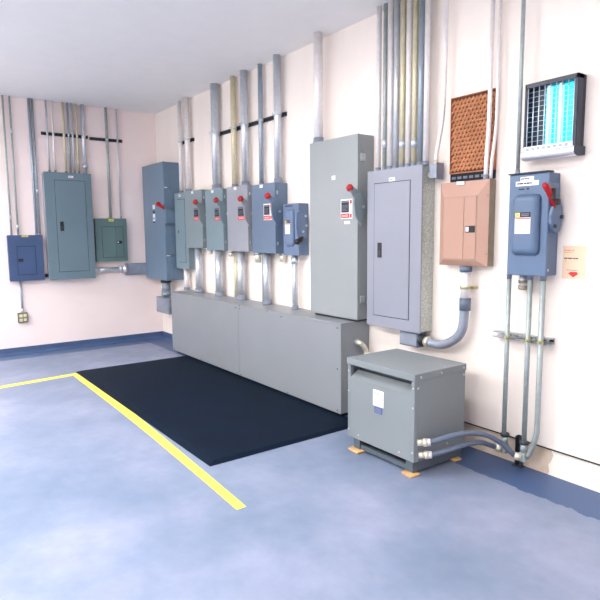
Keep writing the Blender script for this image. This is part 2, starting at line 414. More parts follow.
# horizontal run from the slate panel to the corner cabinet
t = thing('conduit_run', 'thick horizontal conduit with reducer leaving the tall slate panel towards the corner', 'conduit', (.05, -1.03, 1.1))
MB('A').tube([(-1.036, .052, 1.105), (-.66, .052, 1.105)], .036).build('pipe', M['emt'], t)
MB('A').tube([(-1.036, .052, 1.105), (-1.01, .052, 1.105), (-1.009, .052, 1.105), (-.95, .052, 1.105)], [.052, .052, .045, .045]).build('connector', M['emtp'], t)
MB('A').tube([(-.665, .052, 1.105), (-.64, .052, 1.105), (-.639, .052, 1.105), (-.60, .052, 1.105), (-.599, .052, 1.105), (-.56, .052, 1.105)], [.05, .05, .044, .044, .052, .052]).build('reducer', M['silver'], t)
b_ = MB('A').box(-.562, -.03, 0.0008, .055, 1.01, 1.185, .008, 2).build('pull_body', M['fit'], t)
MB('A').box(-.53, -.05, .0545, .059, 1.025, 1.17, .004).build('pull_cover', M['fit'], b_)

# ------------------------------------------------------------------ safety switches on the right wall
def side_lever(t, u1, d, z, m, s=1., knob=.036):
    """flat lever plate on the right side, arm and red ball knob reaching in front of the cover"""
    P = [(d+.048*s, .02*s), (d+.058*s, -.05*s), (d+.042*s, -.15*s), (d-.02*s, -.235*s), (d-.10*s, -.125*s), (d-.105*s, -.03*s), (d-.02*s, .03*s)]
    lv = MB('B').prism_u([(a, z+b) for a, b in P], u1+.002, u1+.022, .003).build('lever_plate', m, t)
    MB('B').prism_u([(d-.03*s, z+.03*s), (d+.04*s, z-.03*s), (d+.095*s, z+.05*s), (d+.07*s, z+.09*s)], u1+.004, u1+.018, .003).build('lever_arm', m, lv)
    k = MB('B').ball((u1-.006, d+.082*s, z+.075*s), knob*s, (1.1, .8, 1)).build('lever_knob', M['red'], lv, 'round red knob')
    MB('B').cyl((u1-.006, d+.082*s+knob*.7*s, z+.075*s), (u1-.006, d+.082*s+knob*.86*s, z+.075*s), knob*.45*s, 14).build('knob_cap', M['red'], t)
    MB('B').cyl((u1+.02, d-.045*s, z-.08*s), (u1+.03, d-.045*s, z-.08*s), .014*s, 12).build('pivot_bolt', M['galv'], t)

def warning(t, a, b, c, e, d, pale):
    """black warning square over a red danger bar, on white for the paler ones"""
    w = plate('B', a, b, c, e, d, M['white'] if pale else M['grink'], t, 'warning_label', .0012, label='warning label, black square over red bar')
    hb = c+(e-c)*.2; r = a+(b-a)*(.76 if pale else 1.)
    plate('B', a+.008, r-.006, c+(e-c)*.32, e-.012, d+.001, M['ink'], w, 'warning_square', .0012)
    plate('B', a+.012, r-.010, e-(e-c)*.16, e-.018, d+.0020, M['grink'], w, 'warning_heading', .0008)
    print_lines('B', a+.014, r-.014, c+(e-c)*.40, e-(e-c)*.28, d+.0021, 5, M['grink'], w, fill=.25)
    plate('B', a+.004, r-.002, c+.006, c+(e-c)*.27, d+.001, M['redp'], w, 'danger_bar', .0012)
    writing('B', 'DANGER', (a+r)/2, d+.0022, c+.006+(e-c)*.06, (e-c)*.11, M['white'], w, 'danger_lettering', 'CENTER', (r-a)*.7)
    if pale:
        plate('B', r+.006, b-.006, e-(e-c)*.24, e-.010, d+.001, M['redp'], w, 'red_mark', .0012)
        plate('B', r+.006, b-.006, c+.008, c+(e-c)*.25, d+.001, M['redp'], w, 'red_mark', .0012)
        print_lines('B', r+.008, b-.008, c+(e-c)*.36, e-(e-c)*.34, d+.001, 4, M['grink'], w, fill=.3)

def switch(u0, u1, z0, z1, d, m, zk, wl, label, pale, s=1.0, tagp=None):
    t = thing('safety_switch', label, 'safety switch', ((u0+u1)/2, 0, z0), 'safety switches above the wireway')
    MB('B').box(u0, u1, .0008, d-.022, z0, z1, .004).build('enclosure', m, t)
    MB('B').box(u0-.002, u1+.002, d-.024, d, z0-.002, z1+.002, .005, 2).build('door', m, t)
    for zz in (z0+.1, z1-.1):
        MB('B').cyl((u1+.002, d-.03, zz-.018), (u1+.002, d-.03, zz+.018), .008, 8).build('hinge', M['galv'], t)
    side_lever(t, u1, d, zk, m, s)
    a, b, c, e = wl; warning(t, a, b, c, e, d, pale)
    ct = (u0+u1)/2-.03
    plate('B', ct-.03, ct+.03, z1-.038, z1-.005, d, M['white'], t, 'name_sticker', label='small white name sticker')
    return t
switch(1.305, 1.769, 1.427, 2.165, .15, M['S1'], 1.93, (1.535, 1.675, 1.778, 1.945), 'green grey safety switch with red knob, leftmost in the row, beside narrow door panel', False)
switch(1.872, 2.319, 1.409, 2.142, .15, M['S2'], 1.925, (2.11, 2.245, 1.765, 1.925), 'blue grey safety switch with red knob, second in the row from the corner', False)
switch(2.423, 2.890, 1.405, 2.141, .15, M['S3'], 1.91, (2.676, 2.83, 1.757, 1.912), 'pale grey safety switch with red knob, third in the row from the corner', False)
switch(3.002, 3.457, 1.399, 2.123, .162, M['S4'], 1.91, (3.242, 3.402, 1.745, 1.915), 'steel blue safety switch with red knob and white warning label, fourth in the row', True, 1.0)

# smaller domed disconnects
def domed(u0, u1, z0, z1, d, m, dome, label, lab, cap=True, k=1.0):
    t = thing('disconnect_switch', label, 'disconnect switch', ((u0+u1)/2, 0, z0))
    MB('B').box(u0+.004, u1-.004, .0008, d-.018, z0+.004, z1-.006, .004).build('enclosure', m, t)
    dr = MB('B').box(u0, u1, d-.02, d, z0, z1-.006, .006, 2).build('door', m, t)
    a, b, c, e = dome
    def rr(a, b, c, e, r, n=5):
        out = []
        for cx, cz, a0 in ((b-r, e-r, 0), (a+r, e-r, 90), (a+r, c+r, 180), (b-r, c+r, 270)):
            for i in range(n+1):
                th = math.radians(a0+90*i/n); out.append((cx+r*math.cos(th), cz+r*math.sin(th)))
        return out
    bm = bmesh.new(); mb = MB('B'); loops = []
    for q, dd, r in ((0, 0, .035), (.006, .018, .034), (.016, .032, .032), (.028, .040, .028), (.042, .042, .022)):
        loops.append([bm.verts.new(mb.T((x, d+dd*k-.001, z))) for x, z in rr(a+q, b-q, c+q, e-q, r)])
    for A_, B_ in zip(loops, loops[1:]):
        n = len(A_)
        for i in range(n): bm.faces.new((A_[i], A_[(i+1) % n], B_[(i+1) % n], B_[i])).smooth = True
    bm.faces.new(loops[-1]); bm.faces.new(loops[0])
    bmesh.ops.recalc_face_normals(bm, faces=bm.faces); mb._join(bm)
    mb.build('raised_panel', m, dr)
    if cap:
        MB('B').box(u0-.004, u1+.002, d-.05, d+.012, z1-.006, z1+.003, .002).build('rain_lip', M['chan'], t, 'dark rain lip')
    a, b, c, e = lab; dd = d+.042*k-.0015
    w = plate('B', a, b, c, e, dd, M['white'], t, 'rating_label', .0015, label='white rating label headed by yellow and black')
    hh = e-(e-c)*.24
    plate('B', a, b, hh, e, dd+.0012, M['ink'], w, 'label_header', .0012)
    lw = (b-a)*.32
    plate('B', a+.003, a+lw, hh+.003, e-.003, dd+.002, M['ylab'], w, 'maker_square', .0012)
    MB('B').box(a+lw*.28, a+lw*.8, dd+.003, dd+.0038, hh+(e-hh)*.22, hh+(e-hh)*.78, 0).build('maker_mark', M['brass'], w)
    print_lines('B', a+lw+.01, b-.008, hh+.006, e-.006, dd+.0024, 2, M['grink'], w)
    plate('B', a+.004, b-.004, hh-.010, hh-.004, dd+.0012, M['redp'], w, 'red_rule', .0008)
    m2 = (a+b)/2
    print_lines('B', a+.005, m2-.003, c+.01, hh-.018, dd+.0014, 9, M['grink'], w, fill=.3)
    print_lines('B', m2+.003, b-.005, c+.01, hh-.018, dd+.0014, 9, M['grink'], w, fill=.3)
    return t, dr

tD, drD = domed(6.156, 6.430, 1.321, 1.968, .133, M['D'], (6.19, 6.385, 1.45, 1.835), 'blue grey disconnect with red handle and raised front, right of the salmon panel', (6.232, 6.34, 1.588, 1.722))
w = plate('B', 6.203, 6.362, 1.888, 1.918, .133, M['white'], tD, 'tape_label', label='longer white tape label')
print_lines('B', 6.213, 6.352, 1.896, 1.911, .1345, 1, M['ink'], w, 'tape_lettering', .6)
w = plate('B', 6.235, 6.328, 1.919, 1.944, .133, M['white'], tD, 'tape_label', label='shorter white tape label on top')
print_lines('B', 6.240, 6.322, 1.926, 1.938, .1345, 1, M['ink'], w, 'tape_lettering', .6)
print_lines('B', 6.225, 6.268, 1.862, 1.874, .133, 1, M['ink'], tD, 'hand_lettering', .7)
print_lines('B', 6.28, 6.30, 1.862, 1.876, .133, 1, M['ink'], tD, 'hand_lettering', .7)
# side mechanism of the right-hand disconnect
def oval(cd, cz, rd, rz, n=20, tilt=0): 
    return [(cd+rd*math.cos(2*math.pi*i/n), cz+rz*math.sin(2*math.pi*i/n)) for i in range(n)]
MB('B').box(6.428, 6.438, .02, .145, 1.60, 1.90, .004).build('lever_base', M['D'], tD)
lv = MB('B').prism_u([(.02, 1.745), (.045, 1.80), (.09, 1.80), (.125, 1.755), (.142, 1.70), (.138, 1.645), (.115, 1.605), (.08, 1.59), (.045, 1.60), (.02, 1.64)], 6.437, 6.46, .005, 2).build('lever_plate', M['D'], tD)
for dd, zz in ((.035, 1.69), (.105, 1.632)):
    MB('B').cyl((6.459, dd, zz), (6.470, dd, zz), .012, 10).build('bolt', M['chan'], lv, 'dark bolt head')
hd = MB('B').tube([(6.45, .108, 1.745), (6.452, .125, 1.79), (6.448, .155, 1.835), (6.44, .185, 1.872), (6.436, .2, 1.885)], [.014, .017, .019, .020, .013], 12).build('handle', M['red'], tD, 'red handle grip')
MB('B').box(6.455, 6.478, .13, .155, 1.79, 1.86, .004).box(6.466, 6.483, .09, .125, 1.76, 1.80, .004).build('handle_collar', M['black'], tD)
MB('B').cyl((6.419, .1, 1.36), (6.428, .1, 1.36), .01, 8).build('latch_screw', M['galv'], tD)

t5, dr5 = domed(3.552, 3.822, 1.383, 1.905, .127, M['S5'], (3.605, 3.752, 1.47, 1.85), 'small bright blue disconnect with dark lever between steel blue switch and tall cabinet', (3.628, 3.712, 1.598, 1.735), cap=False, k=.7)
print_lines('B', 3.59, 3.77, 1.867, 1.885, .127, 1, M['ink'], t5, 'hand_lettering', .7)
MB('B').prism_u([(.165, 1.80), (.12, 1.83), (.05, 1.79), (.03, 1.66), (.05, 1.56), (.11, 1.50), (.15, 1.53), (.175, 1.66)], 3.823, 3.843, .004, 2).build('lever_plate', M['S5'], t5)
for dd, zz in ((.06, 1.77), (.05, 1.68), (.09, 1.62)):
    MB('B').cyl((3.842, dd, zz), (3.852, dd, zz), .012, 10).build('bolt', M['galv'], t5)
MB('B').tube([(3.85, .10, 1.56), (3.852, .13, 1.54), (3.85, .16, 1.525)], [.018, .026, .024], 12).ball((3.85, .165, 1.522), .03).build('lever_grip', M['black'], t5, 'black lever grip')

# narrow panel against the first switch
panel('B', .892, 1.301, 1.134, 2.168, .13, M['S2'], M['S2'], (.985, 1.215, 1.225, 2.075), (1.0, 1.02, 1.62, 1.66),
      'narrow blue grey panel with long door between the corner cabinet and first safety switch', sticker=(1.04, 1.10, 2.115, 2.145), pins=False)

# corner cabinet
t = thing('disconnect_cabinet', 'tall slate blue disconnect cabinet in the room corner with red lever', 'electrical cabinet', (.45, 0, .96))
d = .26
MB('B').box(.062, .838, .0008, d-.03, .96, 2.60, .004).build('enclosure', M['K'], t)
MB('B').box(.06, .84, d-.032, d, .958, 2.603, .006, 2).build('door', M['K'], t)
for zz in (2.25, 1.31):
    MB('B').tube([(.842, d-.02, zz), (.856, d-.02, zz), (.856, d-.11, zz), (.842, d-.11, zz)], .010, 8).build('door_clamp', M['silver'], t, 'silver door clamp')
MB('B').box(.8405, .846, .02, .19, 1.98, 2.5, .002).box(.8405, .846, .02, .19, 1.0, 1.72, .002).build('side_panel', M['K'], t)
lv = MB('B').prism_u([(.27, 1.985), (.27, 1.80), (.245, 1.755), (.08, 1.755), (.08, 1.90)], .841, .885, .004).build('lever_housing', M['K'], t)
MB('B').tube([(.856, .262, 1.965), (.852, .29, 1.982), (.848, .34, 2.012), (.846, .362, 2.024)], [.022, .022, .024, .026], 14).build('lever_grip', M['red'], lv, 'red lever grip')
MB('B').cyl((.825, .35, 2.02), (.87, .35, 2.02), .031, 16).build('grip_eye', M['red'], lv)
w = plate('B', .42, .50, 1.97, 2.03, d, M['white'], t, 'label_strip', label='white label strip')
w = plate('B', .42, .50, 1.91, 1.945, d, M['ink'], t, 'label_strip', label='dark label strip')
w = plate('B', .42, .50, 1.80, 1.90, d, M['white'], t, 'label_strip', label='white label strip with blue patch')
plate('B', .44, .48, 1.82, 1.85, d+.001, M['blueink'], w, 'blue_patch')
plate('B', .42, .50, 1.775, 1.79, d, M['ink'], t, 'label_strip', label='thin dark label strip')

t = thing('conduit_drop', 'thick conduit dropping from corner cabinet into an angled grey pull fitting', 'conduit', (.52, -.12, .45))
MB('B').tube([(.50, .13, .70), (.50, .13, .96)], .062).build('pipe', M['fit'], t)
MB('B').tube([(.50, .13, .72), (.50, .13, .76), (.50, .13, .761), (.50, .13, .81)], [.074, .074, .068, .068]).build('coupling', M['emtd'], t)
MB('B').tube([(.50, .13, .905), (.50, .13, .9565)], .078).build('connector', M['chan'], t)
b_ = MB('B').box(.29, .74, .05, .21, .46, .69, .012, 2).build('pull_body', M['fit'], t)
MB('B').box(.31, .72, .2095, .216, .48, .67, .004).build('pull_cover', M['fit'], b_)
MB('B').tube([(.738, .13, .54), (1.139, .13, .54)], .05).build('nipple', M['chan'], t)

conduit('B', [(1.08, .07, .835), (1.08, .07, 1.132)], .034, M['emtp'], 'short conduit between narrow door panel and left end of the wireway', ends=(0,))

# --- wireway
t = thing('wireway', 'long low grey wireway box standing behind the black mat', 'wireway', (2.9, -.16, 0))
MB('B').box(1.20, 4.66, .02, .29, 0, .037, 0).build('plinth', M['dark'], t, 'dark recessed plinth')
MB('B').box(1.14, 4.705, .0008, .326, .036, .831, .004).build('body', M['trough'], t)
MB('B').box(1.138, 2.952, .3255, .333, .034, .812, .003).build('front_cover', M['trough'], t)
MB('B').box(2.956, 4.707, .3255, .333, .034, .812, .003).build('front_cover', M['trough'], t)
MB('B').box(1.138, 4.707, .0008, .333, .828, .834, .002).build('top_cover', M['trough'], t)
MB('B').box(1.138, 4.707, .327, .335, .812, .834, .003).build('top_flange', M['trough'], t)
screws('B', [(1.2, .06), (2.0, .05), (2.90, .05), (2.99, .05), (3.9, .05), (4.66, .06), (2.90, .79), (2.99, .79), (3.8, .79), (4.66, .79), (4.66, .43)], .333, t, M['chan'], .007)
screws('B', [(3.55, .823), (2.99, .823)], .335, t, M['chan'], .007)

t = thing('conduit_elbow', 'small silver elbow connector on right end of the wireway', 'conduit fitting', (4.72, -.12, .55))
MB('B').tube(rnd([(4.706, .155, .655), (4.745, .155, .655), (4.765, .12, .62), (4.765, .085, .56)], .03), .022).build('elbow', M['zinc'], t)
MB('B').tube([(4.7075, .155, .655), (4.722, .155, .655)], .031, 8).build('locknut', M['galv'], t)
MB('B').tube([(4.765, .088, .565), (4.765, .08, .545)], .028).build('gland_nut', M['zinc'], t)
MB('B').tube([(4.765, .082, .55), (4.765, .06, .49), (4.765, .045, .40), (4.765, .03, .19), (4.765, .03, .001)], .014).build('cable', M['flex'], t, 'thin grey cable')

# --- risers between wireway and switches
G = 'risers from the wireway to the switches'
zt = .8345
conduit('B', [(1.487, .08, zt), (1.487, .08, 1.425)], .046, M['emt'], 'thick conduit from wireway up to the leftmost green grey switch', G)
conduit('B', [(2.06, .08, zt), (2.06, .08, 1.407)], .05, M['emt'], 'thick conduit from wireway up to the second switch', G)
conduit('B', [(2.475, .07, zt), (2.475, .07, 1.403)], .03, M['emty'], 'yellowed conduit from wireway up to the pale third switch', G)
conduit('B', [(2.602, .08, zt), (2.602, .08, 1.403)], .048, M['emt'], 'thick steel conduit beside the yellowed one under the pale third switch', G)
conduit('B', [(3.05, .045, zt), (3.05, .045, 1.397)], .025, M['emtd'], 'thin blue grey conduit under the steel blue fourth switch', G)
conduit('B', [(3.155, .08, zt), (3.155, .08, 1.397)], .044, M['emt'], 'thick conduit under the steel blue fourth switch', G, couplings=())
conduit('B', [(3.685, .08, zt), (3.685, .08, 1.381)], .03, M['emt'], 'conduit from wireway up to the small bright blue disconnect', G, couplings=(1.33,))
G = 'short nipples hanging under the switches'
def stub(u, d, z0, z1, r, label):
    t = thing('conduit_nipple', label, 'conduit fitting', (u, -d, z0), G)
    MB('B').tube([(u, d, z0), (u, d, z1)], r).build('nipple', M['zinc'], t)
    MB('B').tube([(u, d, z1-.02), (u, d, z1)], r*1.25, 8).build('locknut', M['galv'], t)
stub(1.91, .12, 1.355, 1.4065, .03, 'short silver nipple under the left edge of the second switch')
stub(2.46, .13, 1.34, 1.4025, .026, 'short silver nipple under the left edge of the pale third switch')
stub(3.06, .13, 1.29, 1.3965, .034, 'silver nipple under the left edge of the steel blue fourth switch')
stub(3.415, .04, 1.31, 1.3965, .036, 'silver nipple under the right edge of the steel blue fourth switch')

# --- conduits above the switches
strut('B', .83, 1.31, 2.855, 'short dark strut channel high on right wall near the corner', M['chan'])
strut('B', 1.85, 3.46, 2.82, 'long dark strut channel high on right wall above the switches', M['chan'])
G = 'conduits above the safety switches'
conduit('B', [(.985, .06, 2.169), (.985, .06, H)], .027, M['emtp'], 'pale conduit nearest the corner above the narrow door panel', G, straps=(2.855,))
conduit('B', [(1.235, .07, 2.169), (1.235, .07, H)], .036, M['emtp'], 'pale conduit above the right side of narrow door panel', G, straps=(2.855,))
conduit('B', [(2.04, .075, 2.144), (2.04, .075, H)], .05, M['emt'], 'thick steel conduit rising from the second switch', G, straps=(2.82,))
conduit('B', [(2.455, .055, 2.143), (2.455, .055, H)], .033, M['emty'], 'yellowed conduit rising from the left of the pale third switch', G, straps=(2.82,))
conduit('B', [(2.725, .07, 2.143), (2.725, .07, H)], .042, M['emt'], 'thick steel conduit rising from the right of the pale third switch', G, straps=(2.82,))
conduit('B', [(3.035, .05, 2.125), (3.035, .05, H)], .026, M['emtd'], 'thin blue grey conduit rising from the left of steel blue fourth switch', G, straps=(2.82,))
conduit('B', [(3.39, .07, 2.125), (3.39, .07, H)], .04, M['emt'], 'thick conduit rising from the right of steel blue fourth switch', G, straps=(2.82,))
conduit('B', [(4.135, .12, 2.426), (4.135, .12, H)], .043, M['emtp'], 'pale conduit rising behind the top left of the tall grey cabinet')

# ------------------------------------------------------------------ tall cabinet on the wireway
t = thing('disconnect_cabinet', 'tall light grey disconnect cabinet above the right end of the wireway', 'electrical cabinet', (4.42, 0, .8345))
d = .19
MB('B').box(4.12, 4.72, .03, .16, .8345, .858, .003).build('base_strip', M['chan'], t, 'dark base strip')
MB('B').box(4.091, 4.752, .0008, d-.022, .857, 2.422, .004).build('enclosure', M['tall'], t)
MB('B').box(4.089, 4.754, d-.024, d, .855, 2.424, .005, 2).build('door', M['tall'], t)
side_lever(t, 4.754, d, 1.9, M['S1'], 1.0, .032)
warning(t, 4.537, 4.688, 1.725, 1.892, d, True)
w = plate('B', 4.412, 4.462, 2.07, 2.105, d, M['white'], t, 'name_sticker', label='white name sticker')
w = plate('B', 4.585, 4.655, 1.68, 1.705, d, M['white'], t, 'small_sticker', label='small white sticker below the warning')
for zz in (2.235, 1.035):
    MB('B').box(4.754, 4.768, .11, .165, zz-.035, zz+.03, .004).build('side_latch', M['galv'], t, 'steel side latch')
MB('B').cyl((4.7525, .08, 2.33), (4.756, .08, 2.33), .05, 20).build('knockout', M['tall'], t)
MB('B').tube([(4.752, .05, 1.0), (4.80, .05, 1.0)], .035).build('side_nipple', M['fit'], t)

# ------------------------------------------------------------------ big lighting panel
tP = panel('B', 4.835, 5.431, .826, 2.105, .154, M['lav'], M['speck'], (4.923, 5.312, .922, 1.998), (4.966, 5.014, 1.40, 1.522),
           'wide lavender grey panel with long door right of the tall grey cabinet', sticker=(5.085, 5.15, 1.998+.008, 2.035), pins=False)
G = 'conduits above the lavender panel'
for i, (u, r, m, lab, cp) in enumerate((
        (4.89, .021, 'emtp', 'pale conduit leftmost above the lavender panel', ()),
        (4.962, .017, 'emtg', 'thin green grey conduit second from left above the lavender panel', (2.32,)),
        (5.025, .022, 'emtp', 'pale conduit third from left above the lavender panel', ()),
        (5.09, .023, 'emt', 'steel conduit fourth from left above the lavender panel', ()),
        (5.157, .021, 'emty', 'yellowed conduit fifth from left above the lavender panel', (2.29,)),
        (5.222, .023, 'emtp', 'pale conduit sixth from left above the lavender panel', ()),
        (5.283, .021, 'emty', 'yellowed conduit seventh from left above the lavender panel', (2.28,)),
        (5.343, .021, 'emtd', 'blue grey conduit second from right above the lavender panel', ()),
        (5.402, .021, 'emtp', 'pale conduit rightmost above the lavender panel', ()))):
    conduit('B', [(u, .085, 2.1055), (u, .085, H)], r, M[m], lab, G, couplings=cp)

t = thing('junction_box', 'small grey junction box on the upper right side of lavender panel', 'junction box', (5.50, -.08, 1.99))
MB('B').box(5.455, 5.522, .035, .105, 2.0, 2.105, .005, 2).build('box', M['fit'], t)
MB('B').box(5.5215, 5.531, .028, .112, 1.992, 2.113, .003).build('cover', M['fit'], t)
MB('B').tube([(5.4255, .07, 2.03), (5.456, .07, 2.03)], .022).build('nipple', M['zinc'], t)
conduit('B', [(5.49, .07, 2.106), (5.49, .07, 2.18), (5.545, .07, 2.42), (5.557, .07, 2.75), (5.557, .07, H)], .016, M['emtp'], 'thin bent conduit curving up from the small junction box', ends=(0,), bend=.15, conm=M['zinc'])

# pull fitting below the lavender panel and the bent conduit to the salmon panel
t = thing('conduit_run', 'grey pull fitting and bent conduit from lavender panel up to salmon panel', 'conduit', (5.3, -.08, .70))
b_ = MB('B').box(5.19, 5.385, .03, .125, .705, .824, .008, 2).build('pull_body', M['flex'], t)
MB('B').box(5.20, 5.375, .1245, .13, .715, .81, .003).build('pull_cover', M['fit'], b_)
MB('B').tube(rnd([(5.38, .08, .765), (5.60, .08, .745), (5.775, .08, .86), (5.79, .08, 1.10), (5.79, .08, 1.357)], .16, 9), .034).build('pipe', M['fit'], t)
MB('B').tube([(5.383, .08, .765), (5.40, .08, .764), (5.401, .08, .764), (5.43, .08, .761)], [.05, .05, .042, .042]).build('connector', M['chan'], t)
MB('B').tube([(5.43, .08, .761), (5.465, .08, .758)], .04).build('collar', M['zinc'], t)
MB('B').tube([(5.79, .08, 1.04), (5.79, .08, 1.13)], .041).build('coupling', M['flex'], t)
MB('B').tube([(5.79, .08, 1.13), (5.79, .08, 1.33)], .0355).build('sleeve', M['emtp'], t, 'pale sleeve')
MB('B').tube([(5.79, .08, 1.32), (5.79, .08, 1.358)], .044).build('top_connector', M['flex'], t)
MB('B').tube([(5.79, .08, 1.195), (5.79, .08, 1.215)], .038).box(5.74, 5.84, .001, .05, 1.197, 1.213, .002).build('strap', M['brass'], t, 'yellow zinc strap')

# ------------------------------------------------------------------ salmon panel
t = thing('electrical_panel', 'salmon pink breaker panel with sloping frame below the brown lattice', 'electrical panel', (5.755, 0, 1.359))
u0, u1, z0, z1, d = 5.542, 5.967, 1.359, 1.962, .105
MB('B').box(u0+.008, u1-.004, .0008, d-.03, z0+.004, z1-.004, .003).build('enclosure', M['taupe'], t, 'taupe steel enclosure')
for zz in (1.45, 1.60, 1.72, 1.87):
    MB('B').cyl((u1-.0045, .04, zz), (u1-.0015, .04, zz), .022, 18).build('knockout', M['taupe'], t)
i0, i1, k0, k1 = 5.598, 5.895, 1.402, 1.856
MB('B').hull([(u0, d-.031, z0), (u1, d-.031, z0), (u1, d-.031, z1), (u0, d-.031, z1)],
             [(i0, d, k0), (i1, d, k0), (i1, d, k1), (i0, d, k1)], .002).build('cover', M['salmon'], t)
MB('B').box(5.604, 5.889, d-.001, d+.001, 1.407, 1.85, 0).build('door_gap', M['taupe'], t)
dr = MB('B').box(5.607, 5.782, d, d+.005, 1.41, 1.847, .002).build('door', M['salmon'], t)
MB('B').box(5.785, 5.886, d, d+.005, 1.41, 1.847, .002).build('breaker_cover', M['salmon'], t)
MB('B').box(5.802, 5.88, d+.004, d+.010, 1.598, 1.645, .002).build('latch', M['black'], t, 'black latch')
MB('B').box(5.808, 5.832, d+.009, d+.013, 1.605, 1.638, .001).build('latch_slider', M['silver'], t)
MB('B').prism_d([(5.70, 1.937), (5.765, 1.934), (5.765, 1.958), (5.70, 1.961)], .081, .092, 0).build('name_sticker', M['white'], t, 'white name sticker')
screws('B', [(5.555, 1.60), (5.955, 1.45), (5.955, 1.85)], d-.028, t, M['taupe'])

# lattice panel
t = thing('lattice_panel', 'brown diagonal lattice panel on the wall above the salmon panel', 'vent panel', (5.757, 0, 1.972))
MB('B').box(5.582, 5.955, .001, .012, 2.03, 2.56, 0).build('backing', M['brownb'], t)
mb = MB('B')
def bar(c, ang, L, wd, d0, d1):
    ca, sa = math.cos(ang), math.sin(ang)
    pts = [(c[0]+x*ca-y*sa, c[1]+x*sa+y*ca) for x, y in ((-L, -wd), (L, -wd), (L, wd), (-L, wd))]
    pts = [(min(max(a, 5.582), 5.955), min(max(b, 2.03), 2.56)) for a, b in pts]
    mb.prism_d(pts, d0, d1, 0)
s = .0325
for j in range(-1, 19):
    for i in range(-1, 13):
        c = (5.582+(i+.5*(j % 2))*s, 2.03+j*s*.9)
        if 5.588 < c[0] < 5.95 and 2.036 < c[1] < 2.556:
            bar(c, math.radians(42), .022, .0078, .012, .022)
            bar((c[0]+s*.5, c[1]), math.radians(-48), .017, .0105, .012, .018)
mb.build('lattice', M['brown'], t)
MB('B').box(5.578, 5.583, .001, .026, 2.025, 2.565, .001).box(5.954, 5.959, .001, .026, 2.025, 2.565, .001).box(5.578, 5.959, .001, .026, 2.56, 2.566, .001).box(5.578, 5.959, .001, .026, 2.024, 2.031, .001).build('edge_frame', M['brown'], t)
MB('B').box(5.578, 5.959, .001, .014, 1.968, 2.025, .001).build('slot_strip', M['dark'], t, 'black slotted strip along the bottom')
mb = MB('B')
for i in range(7): mb.box(5.595+i*.051, 5.63+i*.051, .0135, .018, 1.985, 2.003, .001)
mb.build('strip_slots', M['flex'], t)
G = 'conduits in front of the brown lattice'
conduit('B', [(5.921, .06, 1.963), (5.923, .06, 2.1), (5.936, .06, 2.35), (5.938, .06, H)], .015, M['emtp'], 'pale conduit passing in front of right side of the brown lattice', G)
conduit('B', [(5.958, .055, 1.963), (5.96, .055, 2.06), (5.99, .055, 2.30), (5.992, .055, H)], .011, M['emtp'], 'thin bent conduit just right of the brown lattice', G, ends=())

# ------------------------------------------------------------------ conduits at the right-hand disconnect
conduit('B', [(6.181, .085, 1.9705), (6.181, .085, H)], .013, M['emtg'], 'thin conduit rising from top left of the red handled disconnect')
for (a, b, lab) in ((6.015, 6.213, 'left length of steel strut channel behind the lower conduits'), (6.219, 6.435, 'right length of steel strut channel behind the lower conduits')):
    strut('B', a, b, .90, lab, M['galv'], d=.065, h=.042)
G = 'conduits below the red handled disconnect'
conduit('B', [(6.156, .10, .205), (6.156, .10, 1.3225)], .0155, M['emtg'], 'left conduit below the red handled disconnect, lower wall', G, straps=(.90,), ends=(1,))
conduit('B', [(6.302, .09, .205), (6.302, .09, 1.3225)], .0165, M['emtg'], 'middle conduit below the red handled disconnect, lower wall', G, straps=(.90,), ends=(1,))
conduit('B', [(6.327, .09, .115), (6.35, .09, .15), (6.39, .088, .28), (6.39, .088, .45), (6.39, .088, 1.3225)], .0175, M['emtg'], 'right conduit below the red handled disconnect curving in at its foot, lower wall', G, straps=(.90,), ends=(1,), bend=.07)
t = thing('conduit_nipple', 'ribbed steel nipple under the red handled disconnect', 'conduit fitting', (6.235, -.06, 1.22))
MB('B').tube([(6.235, .06, 1.222), (6.235, .06, 1.3205)], .026).build('nipple', M['emt'], t)
MB('B').tube([(6.235, .06, 1.225), (6.235, .06, 1.25)], .033, 8).tube([(6.235, .06, 1.265), (6.235, .06, 1.285)], .032, 8).build('locknut', M['taupe'], t)

def foot_fitting(u, z, label):
    t = thing('pull_elbow', label, 'conduit fitting', (u, -.09, z-.05))
    MB('B').tube([(u, .088, z+.025), (u, .088, z+.095)], .0235).build('hub', M['emtg'], t)
    MB('B').tube([(u, .088, z+.085), (u, .088, z+.105)], .030, 8).build('hub_nut', M['chan'], t)
    MB('B').box(u-.024, u+.024, .062, .116, z-.035, z+.03, .01, 2).build('body', M['emtg'], t)
    MB('B').tube([(u-.01, .105, z-.005), (u-.045, .125, z)], .026).build('side_hub', M['zinc'], t)
    return t
foot_fitting(6.156, .125, 'angled conduit body at foot of the left lower conduit')
foot_fitting(6.302, .11, 'angled conduit body at foot of the middle lower conduit')
t = thing('support_post', 'short black strut post standing at the wall under the conduit foot', 'strut channel', (6.225, -.02, 0))
MB('B').box(6.205, 6.245, 0.001, .006, 0.0005, .215, .001).box(6.205, 6.209, .004, .04, 0.0005, .215, .001).box(6.241, 6.245, .004, .04, 0.0005, .215, .001).build('channel', M['chan'], t)
MB('B').box(6.19, 6.26, 0.001, .05, .0003, .006, .001).build('foot_plate', M['chan'], t)

